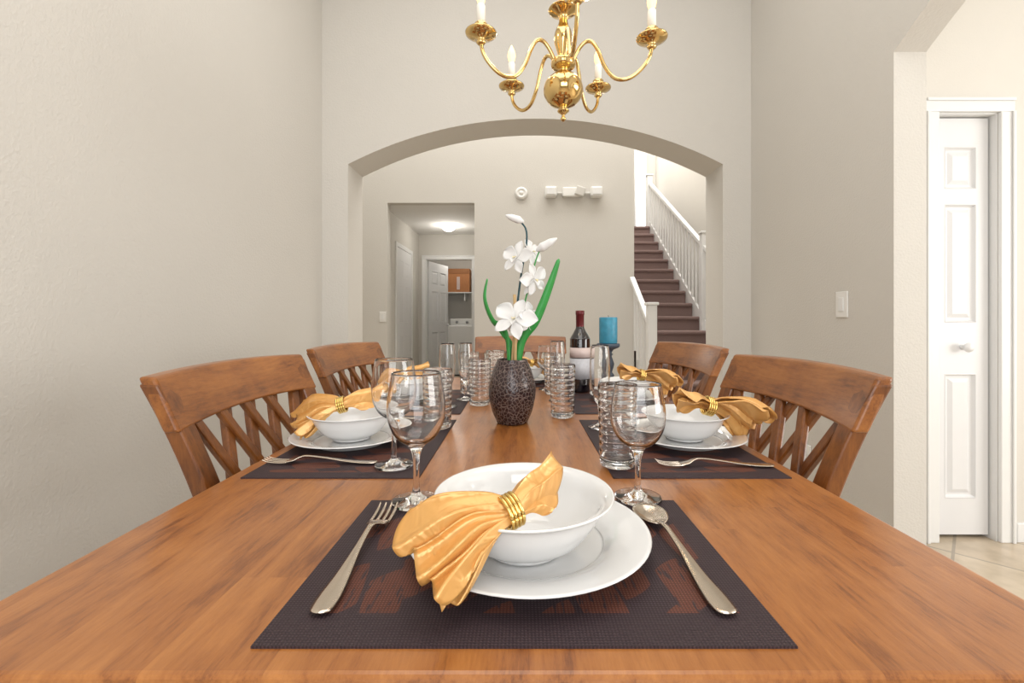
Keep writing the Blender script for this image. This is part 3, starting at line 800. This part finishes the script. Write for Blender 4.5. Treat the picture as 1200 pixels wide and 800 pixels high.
flower(W(625, 327, 1.185), Vector((.8, -1, -.15)), .043, -.4, e)
flower(W(603, 374, 1.175), Vector((-.2, -1, .45)), .058, .35, e)
flower(W(622, 296, 1.21), Vector((.8, -.8, .3)), .036, .9, e)
flower(W(618, 372, 1.19), Vector((1, -.8, .0)), .040, 1.2, e)
for i, (a, b, r) in enumerate([((614, 260), (592, 252), .0105), ((628, 294), (653, 279), .0125)]):
    A, B = W(*a, 1.195), W(*b, 1.18)
    tube('bud_%d' % i, [A, A.lerp(B, .3), A.lerp(B, .7), B], [.002, r, r*.8, .001], PETAL, e, 12, 6)
for pt in ((614, 345), (598, 388)):
    petal('sepal', e, W(*pt, 1.19), Vector((.6 if pt[0] > 600 else -.3, -.3, .8)), Vector((0, -1, 0)), .032, .018, .3)

# ------------------------------------------------------------------ chandelier
CX, CY = .122, 1.30
e = empty('chandelier', (CX, CY, 0))
lathe('body', sp2([(0, 1.596), (.006, 1.600), (.008, 1.606), (.004, 1.613), (.010, 1.620), (.017, 1.627), (.010, 1.634), (.020, 1.640), (.040, 1.651), (.054, 1.672), (.056, 1.688), (.052, 1.706), (.036, 1.724), (.018, 1.734), (.014, 1.742), (.026, 1.748), (.034, 1.755), (.034, 1.768), (.024, 1.775), (.015, 1.782), (.019, 1.80), (.026, 1.825), (.024, 1.85), (.014, 1.875), (.012, 1.895), (.022, 1.903), (.040, 1.912), (.040, 1.917), (.018, 1.925), (.013, 1.94), (.022, 1.965), (.024, 1.985), (.012, 2.01), (.008, 2.03), (0, 2.035)], 4), BRASS, e, (0, 0, 0), 40)
ar = [(.026, 1.762), (.040, 1.790), (.060, 1.812), (.080, 1.812), (.098, 1.785), (.118, 1.735), (.145, 1.700), (.180, 1.694), (.212, 1.712), (.236, 1.742), (.243, 1.772)]
R = .243
for k in range(5):
    a = math.radians(-90+72*k+2.5)
    c, s = math.cos(a), math.sin(a)
    tube('arm_%d' % (k+1), [(r*c, r*s, z) for r, z in ar], [.0056, .0052], BRASS, e, 10, 5)
    P = (R*c, R*s, 0)
    lathe('bobeche_%d' % (k+1), [(0, 1.765), (.008, 1.765), (.013, 1.770), (.009, 1.776), (.012, 1.781), (.028, 1.786), (.041, 1.793), (.042, 1.796), (.028, 1.795), (.014, 1.797), (.017, 1.806), (.018, 1.818), (.0145, 1.822), (0, 1.822)], BRASS, e, P, 28)
    lathe('sleeve_%d' % (k+1), [(0, 1.820), (.0115, 1.820), (.0115, 1.868), (.010, 1.871), (0, 1.871)], SLEEVE, e, P, 20)
    lathe('bulb_%d' % (k+1), sp2([(0, 1.870), (.007, 1.872), (.0125, 1.890), (.0115, 1.905), (.005, 1.922), (0, 1.930)], 4), BULB, e, P, 16)
    ld = bpy.data.lights.new('bulb_light', 'POINT'); ld.energy = .35; ld.color = (1, .80, .52); ld.shadow_soft_size = .02
    lo = bpy.data.objects.new('bulb_light', ld); lo.location = (P[0], P[1], 1.965); link(lo, e)
z = 2.03; i = 0
while z < 3.66:
    pts = []
    for q in range(17):
        t = 2*math.pi*q/16; x = math.cos(t)*.009; zz = math.sin(t)*.019
        pts.append((x, 0, z+.015+zz) if i % 2 == 0 else (0, x, z+.015+zz))
    tube('chain_link', pts, .0022, BRASS, e, 6, 1); z += .031; i += 1
lathe('canopy', [(0, 3.64), (.02, 3.645), (.05, 3.67), (.065, 3.70), (0, 3.70)], BRASS, e, (0, 0, 0), 32)

# ------------------------------------------------------------------ lights
def area(name, loc, rot, sx, sy, e, col=(1, 1, 1)):
    l = bpy.data.lights.new(name, 'AREA'); l.shape = 'RECTANGLE'; l.size = sx; l.size_y = sy; l.energy = e; l.color = col
    o = bpy.data.objects.new(name, l); o.location = loc; o.rotation_euler = rot; return link(o)
D = math.radians
area('rear_window_fill', (.1, -1.93, 1.75), (D(90), 0, 0), 1.9, 2.2, 48, (1, .99, .97))  # area lamp added inside the unseen rear window to stand for its daylight
area('dining_top_fill', (.1, .8, 3.66), (0, 0, 0), 2.2, 3.2, 48, (1, .98, .95))  # added fill under the dining ceiling, no fixture modelled for it
area('kitchen_side_fill', (4.5, -.2, 1.5), (0, D(90), 0), 1.8, 2.4, 100, (1, .99, .97))  # added side fill through the right arch onto the left wall; no window here
area('kitchen_top_fill', (3.0, .2, 2.97), (0, 0, 0), 2.2, 2.6, 10, (1, .98, .95))  # added weak overhead fill for the kitchen side, not a real fixture
area('hall_top_fill', (0, 4.4, 5.1), (0, 0, 0), 4.5, 1.6, 130, (1, .98, .95))  # broad unseen fill added above the hall, not a real fixture
area('stair_top_fill', (2.0, 7.2, 5.1), (0, 0, 0), 1.0, 2.8, 78, (1, .98, .95))  # unseen fill added to brighten the stairwell walls
for nm, loc, en in (('corridor_lamp', (-1.07, 6.77, 2.28), 7), ('laundry_lamp', (-1.1, 8.3, 2.3), 10)):
    l = bpy.data.lights.new(nm, 'POINT'); l.energy = en; l.color = (1, .95, .87); l.shadow_soft_size = .1
    o = bpy.data.objects.new(nm, l); o.location = loc; link(o)
wd = bpy.data.worlds.new('World'); sc.world = wd; wd.use_nodes = True
wd.node_tree.nodes['Background'].inputs[0].default_value = (.75, .85, 1, 1)
wd.node_tree.nodes['Background'].inputs[1].default_value = 1.0

# ------------------------------------------------------------------ camera
cd = bpy.data.cameras.new('camera'); cam = bpy.data.objects.new('camera', cd); link(cam)
cd.sensor_width = 36; cd.lens = 16; cd.clip_start = .02
cam.location = (0, 0, 1.03); cam.rotation_euler = (D(90), 0, 0)
cd.shift_x = -10/1200; cd.shift_y = -25/1200
sc.camera = cam
sc.view_settings.view_transform = 'Standard'
